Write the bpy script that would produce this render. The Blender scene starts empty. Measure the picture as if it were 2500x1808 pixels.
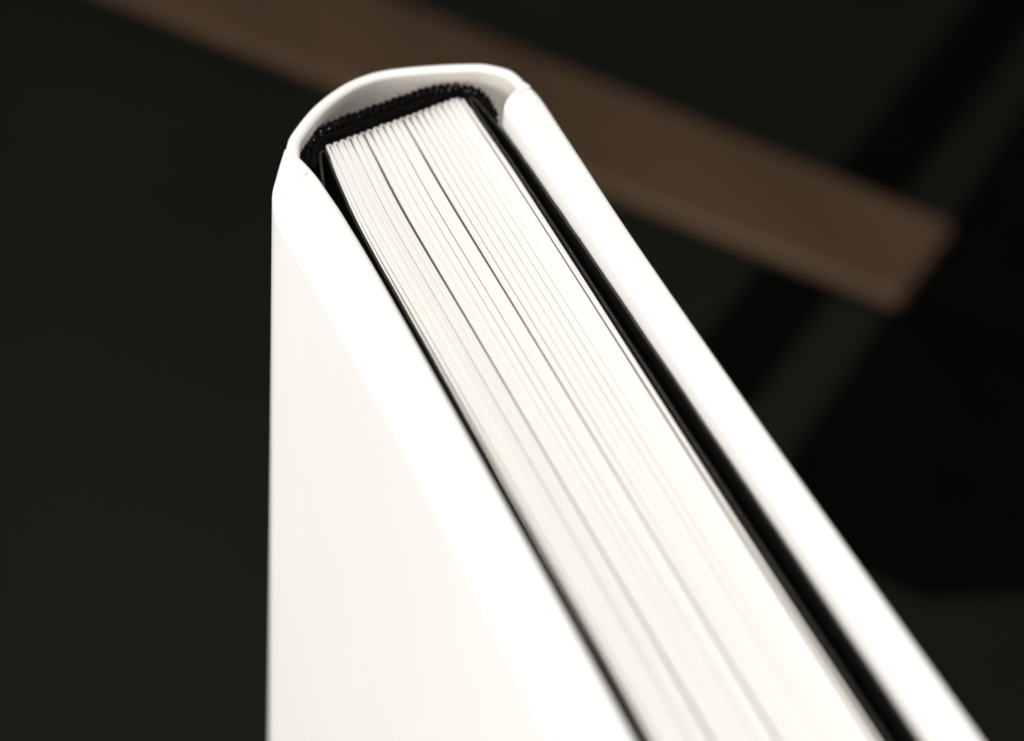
import bpy, bmesh, math, random
from mathutils import Matrix, Vector

random.seed(11)
SC = bpy.context.scene
COL = SC.collection
MM = 0.001
ZT = 201.8            # height of the trimmed page tops over the floor, in mm
SQ = 1.8              # how far the boards stand above the pages, in mm

# ------------------------------------------------------------------ camera
cd = bpy.data.cameras.new('camera')
cam = bpy.data.objects.new('camera', cd); COL.objects.link(cam)
CX = (0.92547426, -0.36720492, 0.0930481)      # camera right
CD = (-0.17612657, -0.63458077, -0.75252022)   # camera down
CF = (0.33537566, 0.68004984, -0.65196271)     # camera forward
R = Matrix(((CX[0], -CD[0], -CF[0]), (CX[1], -CD[1], -CF[1]), (CX[2], -CD[2], -CF[2])))
cam.matrix_world = Matrix.Translation(Vector((-27.798, -84.008, ZT + 60.513)) * MM) @ R.to_4x4()
cd.sensor_fit = 'HORIZONTAL'; cd.sensor_width = 36.0; cd.lens = 62.379
cd.clip_start = 0.002; cd.clip_end = 20.0
cd.dof.use_dof = True; cd.dof.focus_distance = 0.1002; cd.dof.aperture_fstop = 27.5
SC.camera = cam

# ------------------------------------------------------------------ world, lamps, exposure
w = bpy.data.worlds.new('World'); SC.world = w; w.use_nodes = True
bg = w.node_tree.nodes['Background']
bg.inputs[0].default_value = (1.0, 0.96, 0.90, 1); bg.inputs[1].default_value = 0.06

def area_lamp(name, loc, target, size, watts, colour):
    d = bpy.data.lights.new(name, 'AREA'); d.shape = 'DISK'; d.size = size; d.energy = watts; d.color = colour
    o = bpy.data.objects.new(name, d); COL.objects.link(o)
    o.location = Vector(loc) * MM
    o.rotation_euler = (Vector(target) * MM - o.location).to_track_quat('-Z', 'Y').to_euler()
    return o
area_lamp('side_fill', (-450, -210, ZT + 40), (5, -20, ZT - 10), 0.40, 2.95, (1.0, 0.98, 0.95))  # unseen fill added at book level to brighten the left cover face
area_lamp('top_lamp', (-60, -70, ZT + 480), (5, -20, ZT - 10), 0.28, 3.0, (1.0, 0.98, 0.95))

vs = SC.view_settings
vs.view_transform = 'Standard'; vs.look = 'None'; vs.gamma = 1.0; vs.use_curve_mapping = False
vs.exposure = -0.10

# ------------------------------------------------------------------ materials
def material(name, c1, c2, scale=40.0, detail=4.0, rough=0.6, spec=0.3, bump=0.0, bscale=400.0, stretch=(1, 1, 1), coat=0.0, translucent=0.0, sheen=0.0):
    m = bpy.data.materials.new(name); m.use_nodes = True
    nt = m.node_tree; N = nt.nodes; L = nt.links
    b = N['Principled BSDF']
    tc = N.new('ShaderNodeTexCoord'); mp = N.new('ShaderNodeMapping')
    mp.inputs['Scale'].default_value = stretch
    L.new(tc.outputs['Object'], mp.inputs['Vector'])
    nz = N.new('ShaderNodeTexNoise'); nz.inputs['Scale'].default_value = scale; nz.inputs['Detail'].default_value = detail
    L.new(mp.outputs[0], nz.inputs['Vector'])
    rp = N.new('ShaderNodeValToRGB')
    rp.color_ramp.elements[0].position = 0.3; rp.color_ramp.elements[1].position = 0.7
    rp.color_ramp.elements[0].color = (*c1, 1); rp.color_ramp.elements[1].color = (*c2, 1)
    L.new(nz.outputs['Fac'], rp.inputs[0]); L.new(rp.outputs[0], b.inputs['Base Color'])
    b.inputs['Roughness'].default_value = rough
    b.inputs['Specular IOR Level'].default_value = spec
    b.inputs['Coat Weight'].default_value = coat
    b.inputs['Sheen Weight'].default_value = sheen
    if bump:
        n2 = N.new('ShaderNodeTexNoise'); n2.inputs['Scale'].default_value = bscale; n2.inputs['Detail'].default_value = 6
        L.new(mp.outputs[0], n2.inputs['Vector'])
        bp = N.new('ShaderNodeBump'); bp.inputs['Strength'].default_value = bump; bp.inputs['Distance'].default_value = 0.0001
        L.new(n2.outputs['Fac'], bp.inputs['Height']); L.new(bp.outputs[0], b.inputs['Normal'])
    if translucent:
        tr = N.new('ShaderNodeBsdfTranslucent'); L.new(rp.outputs[0], tr.inputs['Color'])
        mx = N.new('ShaderNodeMixShader'); mx.inputs[0].default_value = translucent
        out = N['Material Output']
        L.new(b.outputs[0], mx.inputs[1]); L.new(tr.outputs[0], mx.inputs[2]); L.new(mx.outputs[0], out.inputs['Surface'])
    return m

M_COVER = material('white_cover_paper', (0.885, 0.872, 0.848), (0.908, 0.896, 0.874), 60, 5, 0.5, 0.35, 0.10, 3000)
M_LINING = material('cream_lining_paper', (0.80, 0.755, 0.69), (0.83, 0.785, 0.72), 60, 5, 0.7, 0.2, 0.1, 3000)
M_PAGE = material('page_paper', (0.865, 0.85, 0.82), (0.885, 0.872, 0.845), 900, 3, 0.8, 0.15, 0.06, 5000, (1, 0.06, 1), translucent=0.03)
M_GAP_SHADE = material('page_face_gap_shade', (0.52, 0.45, 0.35), (0.66, 0.58, 0.46), 120, 4, 0.75, 0.2)  # page faces darker and warmer: shade of the gaps put into the colour
M_BLACK = material('black_endpaper', (0.003, 0.003, 0.0028), (0.006, 0.0058, 0.0052), 2500, 4, 0.9, 0.08, 0.6, 6000)
M_EDGE = material('endpaper_cut_edge', (0.018, 0.017, 0.014), (0.040, 0.037, 0.030), 2500, 4, 0.8, 0.2, 0.6, 6000)
M_CLOTH = material('black_cloth', (0.0022, 0.0021, 0.002), (0.006, 0.0056, 0.005), 3000, 4, 0.9, 0.06, 0.6, 8000)
M_FIBRE = material('pale_lint', (0.35, 0.30, 0.24), (0.5, 0.45, 0.38), 3000, 2, 0.7, 0.2)
M_FLOOR = material('charcoal_floor', (0.0085, 0.0092, 0.0064), (0.0125, 0.0134, 0.0094), 9, 5, 0.75, 0.12, 0.2, 300)
M_WOOD = material('brown_wood', (0.085, 0.050, 0.028), (0.12, 0.073, 0.042), 30, 6, 0.6, 0.2, 0.2, 200, (1, 0.12, 1))
M_RUBBER = material('black_rubber', (0.0012, 0.0012, 0.0011), (0.0026, 0.0026, 0.0022), 40, 4, 0.9, 0.04, 0.2, 600)

# ------------------------------------------------------------------ helpers
def mesh_obj(name, verts, faces, mat, parent=None, smooth=True):
    me = bpy.data.meshes.new(name)
    me.from_pydata([(x * MM, y * MM, z * MM) for x, y, z in verts], [], faces)
    me.validate()
    b = bmesh.new(); b.from_mesh(me); bmesh.ops.recalc_face_normals(b, faces=b.faces); b.to_mesh(me); b.free()
    if smooth:
        for p in me.polygons: p.use_smooth = True
        me.set_sharp_from_angle(angle=math.radians(38))
    me.materials.append(mat)
    o = bpy.data.objects.new(name, me); COL.objects.link(o)
    if parent: o.parent = parent
    return o

def tag(o, label=None, cat=None, group=None, kind=None):
    if label: o['label'] = label
    if cat: o['category'] = cat
    if group: o['group'] = group
    if kind: o['kind'] = kind
    return o

def curve(pts, n):
    """Catmull-Rom through pts, n steps per span"""
    P = [pts[0]] + list(pts) + [pts[-1]]
    out = []
    for i in range(1, len(P) - 2):
        p0, p1, p2, p3 = P[i - 1], P[i], P[i + 1], P[i + 2]
        for s in range(n):
            t = s / n
            out.append(tuple(0.5 * (2 * p1[k] + (p2[k] - p0[k]) * t + (2 * p0[k] - 5 * p1[k] + 4 * p2[k] - p3[k]) * t * t + (3 * p1[k] - p0[k] - 3 * p2[k] + p3[k]) * t ** 3) for k in range(len(p1))))
    out.append(tuple(pts[-1])); return out

def resample(pts, n):
    d = [0]
    for a, b in zip(pts, pts[1:]): d.append(d[-1] + math.dist(a, b))
    out = []; j = 0
    for i in range(n):
        t = d[-1] * i / (n - 1)
        while j < len(d) - 2 and d[j + 1] < t: j += 1
        u = (t - d[j]) / max(d[j + 1] - d[j], 1e-9)
        out.append(tuple(pts[j][k] + (pts[j + 1][k] - pts[j][k]) * u for k in range(len(pts[0]))))
    return out

FLAT = [(0, -0.004), (0.08, 0), (0.92, 0), (1, -0.004)]
def rounded(r, width, n=5, r2=None):
    """top profile of a wall: corners rounded to radius r (outer) and r2 (inner), in mm"""
    def corner(q):
        f = min(q / width, 0.5)
        return [(f * (1 - math.cos(math.pi / 2 * i / n)), -q * (1 - math.sin(math.pi / 2 * i / n))) for i in range(n + 1)]
    return corner(r) + [(1 - u, z) for u, z in reversed(corner(r2 or r))]

def wall_geo(outer, inner, ztop, zbot, profile, close=True):
    """a standing wall between two plan lines, its rim shaped by profile"""
    n = len(outer); V = []; F = []
    m = len(profile) + 2
    for i in range(n):
        zt = ztop[i] if isinstance(ztop, (list, tuple)) else ztop
        o, q = outer[i], inner[i]
        V.append((o[0], o[1], zbot))
        for u, dz in profile: V.append((o[0] + (q[0] - o[0]) * u, o[1] + (q[1] - o[1]) * u, zt + dz))
        V.append((q[0], q[1], zbot))
    for i in range(n - 1):
        for j in range(m):
            k = (j + 1) % m
            F.append((i * m + j, i * m + k, (i + 1) * m + k, (i + 1) * m + j))
    F.append(tuple(range(m))); F.append(tuple((n - 1) * m + j for j in range(m)))
    return V, F

def wall(name, outer, inner, ztop, zbot, profile, mat, parent):
    return mesh_obj(name, *wall_geo(outer, inner, ztop, zbot, profile), mat, parent)

def offset(pts, d):
    out = []
    for i in range(len(pts)):
        a = pts[max(i - 1, 0)]; b = pts[min(i + 1, len(pts) - 1)]
        tx, ty = b[0] - a[0], b[1] - a[1]; l = math.hypot(tx, ty) or 1
        out.append((pts[i][0] + ty / l * d, pts[i][1] - tx / l * d))
    return out

# ------------------------------------------------------------------ floor
def sheet(name, x0, x1, y0, y1, z, mat):
    return mesh_obj(name, [(x0, y0, z), (x1, y0, z), (x1, y1, z), (x0, y1, z)], [(0, 1, 2, 3)], mat)
tag(sheet('floor', -2500, 2500, -2500, 3000, 0, M_FLOOR), kind='structure')

# ------------------------------------------------------------------ the book
BOOK = bpy.data.objects.new('hardcover_book', None); COL.objects.link(BOOK)
BOOK.empty_display_size = 0.02
tag(BOOK, 'white hardcover book standing on end, black endpapers and sewn pages', 'book')
NEAR = -118.0         # fore-edge of the boards
PNEAR = -114.0        # fore-edge of the pages
ztop = ZT + SQ

# boards: outer line, inner line (x across the thickness, y towards the spine)
Lo = curve([(-4.25, NEAR), (-4.3, -80), (-4.35, -50), (-4.55, -28), (-5.05, -14), (-5.40, -7.5), (-5.30, -6.0), (-4.90, -4.3), (-4.28, -2.9), (-3.62, -1.5), (-3.12, -0.5)], 6)
Li = curve([(-1.10, NEAR), (-1.10, -80), (-1.12, -46), (-1.30, -29), (-1.54, -14), (-1.76, -8.0), (-1.86, -6.5), (-1.98, -5.2), (-2.08, -4.2), (-2.25, -3.45), (-2.42, -2.95)], 6)
b = wall('front_board', Lo, Li, ztop, 0, rounded(0.75, 2.9, 7, 0.35), M_COVER, BOOK)
Ro = curve([(13.14, NEAR), (13.14, -80), (13.14, -50), (13.2, -30), (13.36, -14), (13.58, -6), (13.68, -2.3), (13.76, 0.3), (13.70, 1.6), (13.52, 2.4), (13.38, 2.75)], 6)
Ri = curve([(11.08, NEAR), (11.08, -80), (11.08, -50), (11.05, -30), (11.02, -14), (11.0, -6), (10.98, -2.6), (10.97, -0.9), (10.98, -0.1), (11.06, 0.35), (11.28, 0.75)], 6)
b = wall('back_board', Ro, Ri, ztop, 0, rounded(0.38, 2.2, 7, 0.25), M_COVER, BOOK)

# spine strip, hollow behind the pages
So = curve([(-3.42, -1.9), (-3.22, -1.35), (-2.80, -0.1), (-2.12, 0.98), (-0.38, 3.03), (1.54, 4.65), (3.25, 5.62), (5.25, 6.12), (8.18, 6.02), (10.78, 5.64), (11.9, 5.28), (13.0, 4.42), (13.36, 3.6), (13.46, 2.85), (13.42, 2.3)], 7)
SP = wall('spine', So, offset(So, 0.78), ztop - 0.02, 0, rounded(0.36, 0.78), M_COVER, BOOK)
SP.data.materials.append(M_LINING)
So_in = offset(So, 0.78)
for p in SP.data.polygons:      # the hollow side is lined with cream paper
    if len(p.vertices) == 4 and abs(p.normal.z) < 0.2:
        cx, cy = p.center.x / MM, p.center.y / MM
        if min(math.dist((cx, cy), q) for q in So_in) < min(math.dist((cx, cy), q) for q in So): p.material_index = 1

# folded corners of the covering paper where each board meets the joint
def turn_in(plan, lift):
    V = [(x, y, ztop - 0.25) for x, y in plan] + [(x, y, ztop + z) for (x, y), z in zip(plan, lift)]
    n = len(plan)
    F = [tuple(range(n)), tuple(range(n, 2 * n))] + [(i, (i + 1) % n, n + (i + 1) % n, n + i) for i in range(n)]
    o = mesh_obj('turn_in', V, F, M_COVER, BOOK, smooth=False)
    m = o.modifiers.new('bevel', 'BEVEL'); m.width = 0.03 * MM; m.segments = 2
turn_in([(-3.15, -1.95), (-2.52, -3.10), (-2.62, -3.70), (-3.62, -4.20)], (0.03, 0.10, 0.13, 0.0))
turn_in([(13.28, 2.70), (13.46, 1.95), (12.3, 1.25), (11.75, 1.22)], (0.0, 0.06, 0.09, 0.02))

# ------------------------------------------------------------------ pages: 21 folded, sewn signatures
NS = 21; PITCH = 10.0 / NS
GAP = [0.020, 0.010, 0.004, 0.036, 0.010, 0.085, 0.014, 0.022, 0.020, 0.038, 0.006, 0.080, 0.026, 0.018, 0.022, 0.022, 0.026, 0.020, 0.016, 0.006, 0.075]
FOLD = [0.05, 0.04, 0.045, 0.09, 0.06, 0.09, 0.10, 0.07, 0.085, 0.06, 0.06, 0.09, 0.10, 0.10, 0.085, 0.07, 0.06, 0.085, 0.06, 0.05, 0.05]
def spine_y(x): return 1.36 + 0.331 * x
DS = [0, 0.1, 0.22, 0.36, 0.55, 0.8, 1.1, 1.5, 2.1, 3, 3.8, 4.6, 5.5, 6.5, 7.5, 8.5, 9.5, 11, 12.5, 14, 16, 18, 20, 22.5, 25, 28, 31, 34, 37, 40, 44, 48, 56, 70, 90]
SWELL = curve([(-1, 0, 0), (0, 0, 0), (3, -0.12, 0.02), (9, -0.33, 0.05), (20, -0.12, -0.02), (33, 0.08, -0.13), (48, 0.28, -0.21), (80, 0.34, -0.25), (130, 0.36, -0.25)], 24)
def lean(x, y):       # the pages swell a little past the glued spine and close up again
    d = min(max(spine_y(x) - y, 0), 129)
    for a, b in zip(SWELL, SWELL[1:]):
        if b[0] >= d:
            t = (d - a[0]) / max(b[0] - a[0], 1e-9)
            l, q = a[1] + (b[1] - a[1]) * t, a[2] + (b[2] - a[2]) * t
            return l + (q - l) * x / 10
    return 0.0
def fold_line(xc, yf, width, yend):
    """U-shaped plan line of half width width(d), fold tip at yf, both ends at yend"""
    left = []
    w0 = width(0)
    for d in reversed(DS):
        y = yf - d
        left.append((xc - width(d), max(y, yend)))
    left[0] = (xc - width(DS[-1]), yend)
    arc = []
    for i in range(1, 8):
        t = math.pi * i / 8
        arc.append((xc - w0 * math.cos(t), yf + w0 * math.sin(t)))
    right = [(2 * xc - x, y) for x, y in reversed(left)]
    pts = left + arc + right
    return [(x + lean(x, y), y) for x, y in pts]
ztp = ZT
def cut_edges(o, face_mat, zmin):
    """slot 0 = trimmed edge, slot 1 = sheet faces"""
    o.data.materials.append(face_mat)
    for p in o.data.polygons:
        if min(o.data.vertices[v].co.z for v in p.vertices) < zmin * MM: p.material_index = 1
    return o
for k in range(NS):
    xc = (k + 0.5) * PITCH
    W = PITCH / 2 - 0.0015
    yf = spine_y(xc) - W + random.uniform(-0.03, 0.03)
    ph = random.uniform(0, 6)
    def gap(d, k=k, ph=ph):
        g = (1.9 if GAP[k] > 0.05 else 1.3) * GAP[k] * (0.82 + 0.25 * math.sin(d * 0.11 + ph)) / 2
        if k in (0, 20): g += 0.0005 * d
        return 0.002 + g * min(1, 0.25 + d / 6) + FOLD[k] * 1.05 * math.exp(-d / 0.95) + 0.02 * math.exp(-(d / 0.25) ** 2)
    V = []; F = []
    sheets = 2
    for s in range(sheets):
        fo = lambda d, s=s: W - (W - gap(d)) * s / sheets - (0.0012 if s else 0.03 * math.exp(-d / 0.4))
        fi = lambda d, s=s: W - (W - gap(d)) * (s + 1) / sheets
        o = fold_line(xc, yf, fo, PNEAR + random.uniform(-0.1, 0.1)); q = fold_line(xc, yf, fi, PNEAR)
        q[0] = (q[0][0], o[0][1]); q[-1] = (q[-1][0], o[-1][1])
        base = ztp + random.uniform(-0.01, 0.01); h = len(o) // 2
        zl, zr = base + random.uniform(-0.012, 0.012), base + random.uniform(-0.012, 0.012)
        zt = []
        for i, p in enumerate(o):
            far = min(1, max(0, (yf - p[1]) / 10))
            zt.append(base + far * ((zl if i < h else zr) - base))
        v, f = wall_geo(o, q, zt, 2.0, FLAT)
        n0 = len(V); V += v; F += [tuple(a + n0 for a in t) for t in f]
    cut_edges(mesh_obj('signature', V, F, M_PAGE, BOOK), M_GAP_SHADE, ZT - 5)

# white end leaves tipped on to the first and last signature, sagging a little below the rest
for sgn, x0, y0, drop in ((-1, -0.012, 0.0, 0.35), (1, 10.012, 3.18, 0.30)):
    o = []; q = []; zt = []
    for d in [0, 0.4, 1, 2, 3, 4, 5, 6, 7, 8, 9.5, 11, 13, 15, 18, 21, 24, 28, 32, 36, 40, 44, 48, 54, 62, 75, 90, 118]:
        y = y0 - d
        if y < PNEAR: y = PNEAR
        sp = 0.0045 * max(0, d - 6)
        sp = min(sp, 0.03 if sgn < 0 else 0.06)
        x = x0 + sgn * sp + lean(x0, y)
        o.append((x + sgn * 0.13, y)); q.append((x, y)); zt.append(ztp - drop * min(1, d / 42) ** 1.3)
    cut_edges(wall('end_leaf', o, q, zt, 2.0, FLAT, M_PAGE, BOOK), M_GAP_SHADE, ZT - 5)

# ------------------------------------------------------------------ black endpapers: fly leaf + pastedown in one folded sheet
def endpaper(pts, th, zs):
    c = curve(pts, 8)
    n = len(c)
    zc = [zs[0] + (zs[1] - zs[0]) * i / (n - 1) for i in range(n)]
    o = offset(c, th / 2); q = offset(c, -th / 2)
    zc = [z + 0.025 * math.sin(i * 1.7) * math.sin(i * 0.31) for i, z in enumerate(zc)]
    e = wall('endpaper', o, q, zc, 2.0, [(0, -0.03), (0.2, 0), (0.8, 0), (1, -0.03)], M_BLACK, BOOK)
    e.data.materials.append(M_EDGE)
    for p in e.data.polygons:
        if min(e.data.vertices[v].co.z for v in p.vertices) > (ZT - 1) * MM: p.material_index = 1
    return e
endpaper([(0.05, PNEAR), (0.04, -70), (-0.02, -45), (-0.26, -30), (-0.42, -19), (-0.61, -8), (-0.45, -3), (-0.22, 0), (-0.18, 0.55), (-0.42, 0.62), (-0.66, 0.2), (-1.05, -1.4), (-1.6, -4.0), (-1.72, -7), (-1.43, -14), (-1.18, -28), (-1.01, -46), (-0.99, -70), (-0.99, PNEAR - 1)], 0.17, (ZT + 0.02, ZT + 0.3))
endpaper([(10.08, PNEAR), (10.08, -70), (10.12, -45), (10.20, -30), (10.31, -12), (10.28, -4), (10.17, 1), (10.16, 3.3), (10.30, 3.75), (10.46, 3.4), (10.58, 2.0), (10.74, 0.0), (10.84, -3), (10.88, -9), (10.92, -16), (10.94, -30), (10.955, -50), (10.955, -70), (10.955, PNEAR - 1)], 0.17, (ZT + 0.0, ZT + 0.85))

# ------------------------------------------------------------------ headband: black knitted cloth over the sewn spine
Ho = curve([(-2.20, -1.5), (-2.10, -0.43), (-1.63, 0.65), (-0.44, 1.85), (1.56, 2.78), (4.44, 3.72), (7.60, 4.72), (9.2, 4.86), (10.3, 4.42), (10.89, 3.75), (11.02, 2.42), (10.94, 0.9)], 8)
Hi = curve([(-1.30, -1.2), (-1.0, -0.4), (-0.5, 0.65), (0.06, 1.38), (2.0, 2.04), (4.18, 2.76), (7.2, 3.76), (9.5, 4.45), (9.95, 4.2), (10.40, 3.75), (10.62, 2.2), (10.80, 0.9)], 8)
no = 200
Ho = resample(Ho, no); Hi = resample(Hi, no)
HB = wall('headband', [tuple(Ho[i][k] + (Hi[i][k] - Ho[i][k]) * 0.18 for k in range(2)) for i in range(no)], Hi, ZT + 0.50, ZT - 40, rounded(0.25, 0.9, 3), M_CLOTH, BOOK)

def blob(V, F, c, ax, r, seg=8, ring=5):
    """small ellipsoid stitch; ax = three axes"""
    n0 = len(V)
    for i in range(ring + 1):
        t = math.pi * i / ring
        for j in range(seg):
            p = 2 * math.pi * j / seg
            d = (math.cos(t) * r[0], math.sin(t) * math.cos(p) * r[1], math.sin(t) * math.sin(p) * r[2])
            V.append(tuple(c[k] + ax[0][k] * d[0] + ax[1][k] * d[1] + ax[2][k] * d[2] for k in range(3)))
    for i in range(ring):
        for j in range(seg):
            a = n0 + i * seg + j; b_ = n0 + i * seg + (j + 1) % seg
            F.append((a, b_, b_ + seg, a + seg))

L = [0]
for a, b_ in zip(Ho, Ho[1:]): L.append(L[-1] + math.dist(a, b_))
def band_at(s, u):
    j = max(1, min(no - 1, next((i for i, d in enumerate(L) if d >= s), no - 1)))
    t = (s - L[j - 1]) / max(L[j] - L[j - 1], 1e-9)
    o = [Ho[j - 1][k] + (Ho[j][k] - Ho[j - 1][k]) * t for k in (0, 1)]
    q = [Hi[j - 1][k] + (Hi[j][k] - Hi[j - 1][k]) * t for k in (0, 1)]
    tx, ty = Ho[j][0] - Ho[j - 1][0], Ho[j][1] - Ho[j - 1][1]; l = math.hypot(tx, ty)
    return (o[0] + (q[0] - o[0]) * u, o[1] + (q[1] - o[1]) * u), (tx / l, ty / l), math.dist(o, q)
V = []; F = []
step = 0.50
for row, (u, z, ru, rz) in enumerate(((0.02, 0.72, 0.27, 0.24), (0.42, 0.70, 0.19, 0.18), (0.76, 0.48, 0.16, 0.16), (0.06, 0.30, 0.24, 0.24), (0.06, -0.15, 0.24, 0.24))):
    s = 0.1 + step * 0.5 * (row % 2)
    while s < L[-1] - 0.1:
        (x, y), (tx, ty), wd = band_at(s, u)
        a = 0.55 if row % 2 else -0.55
        ca, sa = math.cos(a), math.sin(a)
        e0 = (tx * ca - ty * sa * 0.9, ty * ca + tx * sa * 0.9, 0.15)
        e1 = (-e0[1], e0[0], 0.0)
        fac = min(1.0, wd / 0.9)
        blob(V, F, (x + random.uniform(-.02, .02), y + random.uniform(-.02, .02), ZT + z + random.uniform(-.04, .04)), (e0, e1, (0, 0, 1)), (0.255, max(ru * fac, 0.1), rz))
        s += step * random.uniform(0.92, 1.08)
st = mesh_obj('stitches', V, F, M_CLOTH, HB); tag(st, kind='stuff')

def fibres(name, items, mat):
    V = []; F = []
    for pts, r in items:
        n0 = len(V); c = curve(pts, 5)
        for i, p in enumerate(c):
            rr = r * (1 - 0.6 * i / len(c))
            for j in range(4):
                t = math.pi / 2 * j
                V.append((p[0] + rr * math.cos(t), p[1] + rr * math.sin(t) * 0.7, p[2] + rr * math.sin(t)))
        for i in range(len(c) - 1):
            for j in range(4):
                F.append((n0 + i * 4 + j, n0 + i * 4 + (j + 1) % 4, n0 + (i + 1) * 4 + (j + 1) % 4, n0 + (i + 1) * 4 + j))
    o = mesh_obj(name, V, F, mat, HB); tag(o, kind='stuff')
items = []
for i in range(70):
    s = random.uniform(0.6, L[-1] - 0.6)
    (x, y), (tx, ty), wd = band_at(s, 0.1)
    nx, ny = -ty, tx
    ln = random.uniform(0.2, 0.75); c = random.uniform(-0.35, 0.35)
    z = ZT + 0.75
    items.append(([(x, y, z), (x + nx * ln * 0.35 + tx * c * 0.4, y + ny * ln * 0.35 + ty * c * 0.4, z + 0.12),
                   (x + nx * ln * 0.7 + tx * c, y + ny * ln * 0.7 + ty * c, z + random.uniform(0.05, 0.35)),
                   (x + nx * ln * random.uniform(0.4, 1) + tx * c * 1.7, y + ny * ln * 0.8 + ty * c * 1.7, z + random.uniform(0, 0.3))], random.uniform(0.006, 0.011)))
fibres('loose_fibres', items, M_CLOTH)
V = []; F = []
for s, u, r in ((2.6, .55, .030), (3.1, .8, .022), (3.75, .4, .040), (4.25, .55, .038), (5.2, .3, .02), (6.8, .5, .02), (13.2, .3, .03), (14.1, .55, .040), (14.6, .3, .035), (14.9, .75, .035)):
    (x, y), (tx, ty), wd = band_at(s, u)
    blob(V, F, (x, y, ZT + 0.84), ((tx, ty, 0), (-ty, tx, 0), (0, 0, 1)), (r * 1.5, r, r), 6, 4)
tag(mesh_obj('lint_specks', V, F, M_FIBRE, HB), kind='stuff')

# ------------------------------------------------------------------ things lying on the floor behind the book (far out of focus)
def strip(name, p0, p1, w0, w1, z0a, z0b, th, mat, bevel):
    dx, dy = p1[0] - p0[0], p1[1] - p0[1]; l = math.hypot(dx, dy); nx, ny = -dy / l, dx / l
    V = []
    for z in (0, th):
        for p, w_, zb in ((p0, w0, z0a), (p1, w1, z0b)):
            for s in (-1, 1): V.append((p[0] + nx * w_ / 2 * s, p[1] + ny * w_ / 2 * s, zb + z))
    F = [(0, 1, 3, 2), (4, 6, 7, 5), (0, 2, 6, 4), (1, 5, 7, 3), (0, 4, 5, 1), (2, 3, 7, 6)]
    o = mesh_obj(name, V, F, mat, smooth=False)
    m = o.modifiers.new('bevel', 'BEVEL'); m.width = bevel * MM; m.segments = 4
    return o
d = (0.781, 0.624)
o = strip('black_strap', (209 - d[0] * 260, 219 - d[1] * 260), (209 + d[0] * 330, 219 + d[1] * 330), 19, 19, 0, 0, 1.5, M_RUBBER, 0.6)
tag(o, 'narrow flat black strap passing under the brown wooden slat', 'strap')
def slab(name, plan, th, mat, bevel):
    n = len(plan)
    V = [(x, y, 0) for x, y in plan] + [(x, y, th) for x, y in plan]
    F = [tuple(range(n)), tuple(range(n, 2 * n))] + [(i, (i + 1) % n, n + (i + 1) % n, n + i) for i in range(n)]
    o = mesh_obj(name, V, F, mat, smooth=False)
    m = o.modifiers.new('bevel', 'BEVEL'); m.width = bevel * MM; m.segments = 3
    return o
o = slab('black_mat', [(138, 132), (162, 101), (330, 62), (620, 300), (450, 381)], 1.5, M_RUBBER, 0.6)
tag(o, 'wide flat black mat under the end of the wooden slat', 'mat')
o = strip('wooden_slat', (220, 194), (-12, 495), 39, 58, 1.5, 0.0, 5, M_WOOD, 2.4)
tag(o, 'brown wooden slat lying across the dark floor behind the book', 'slat')
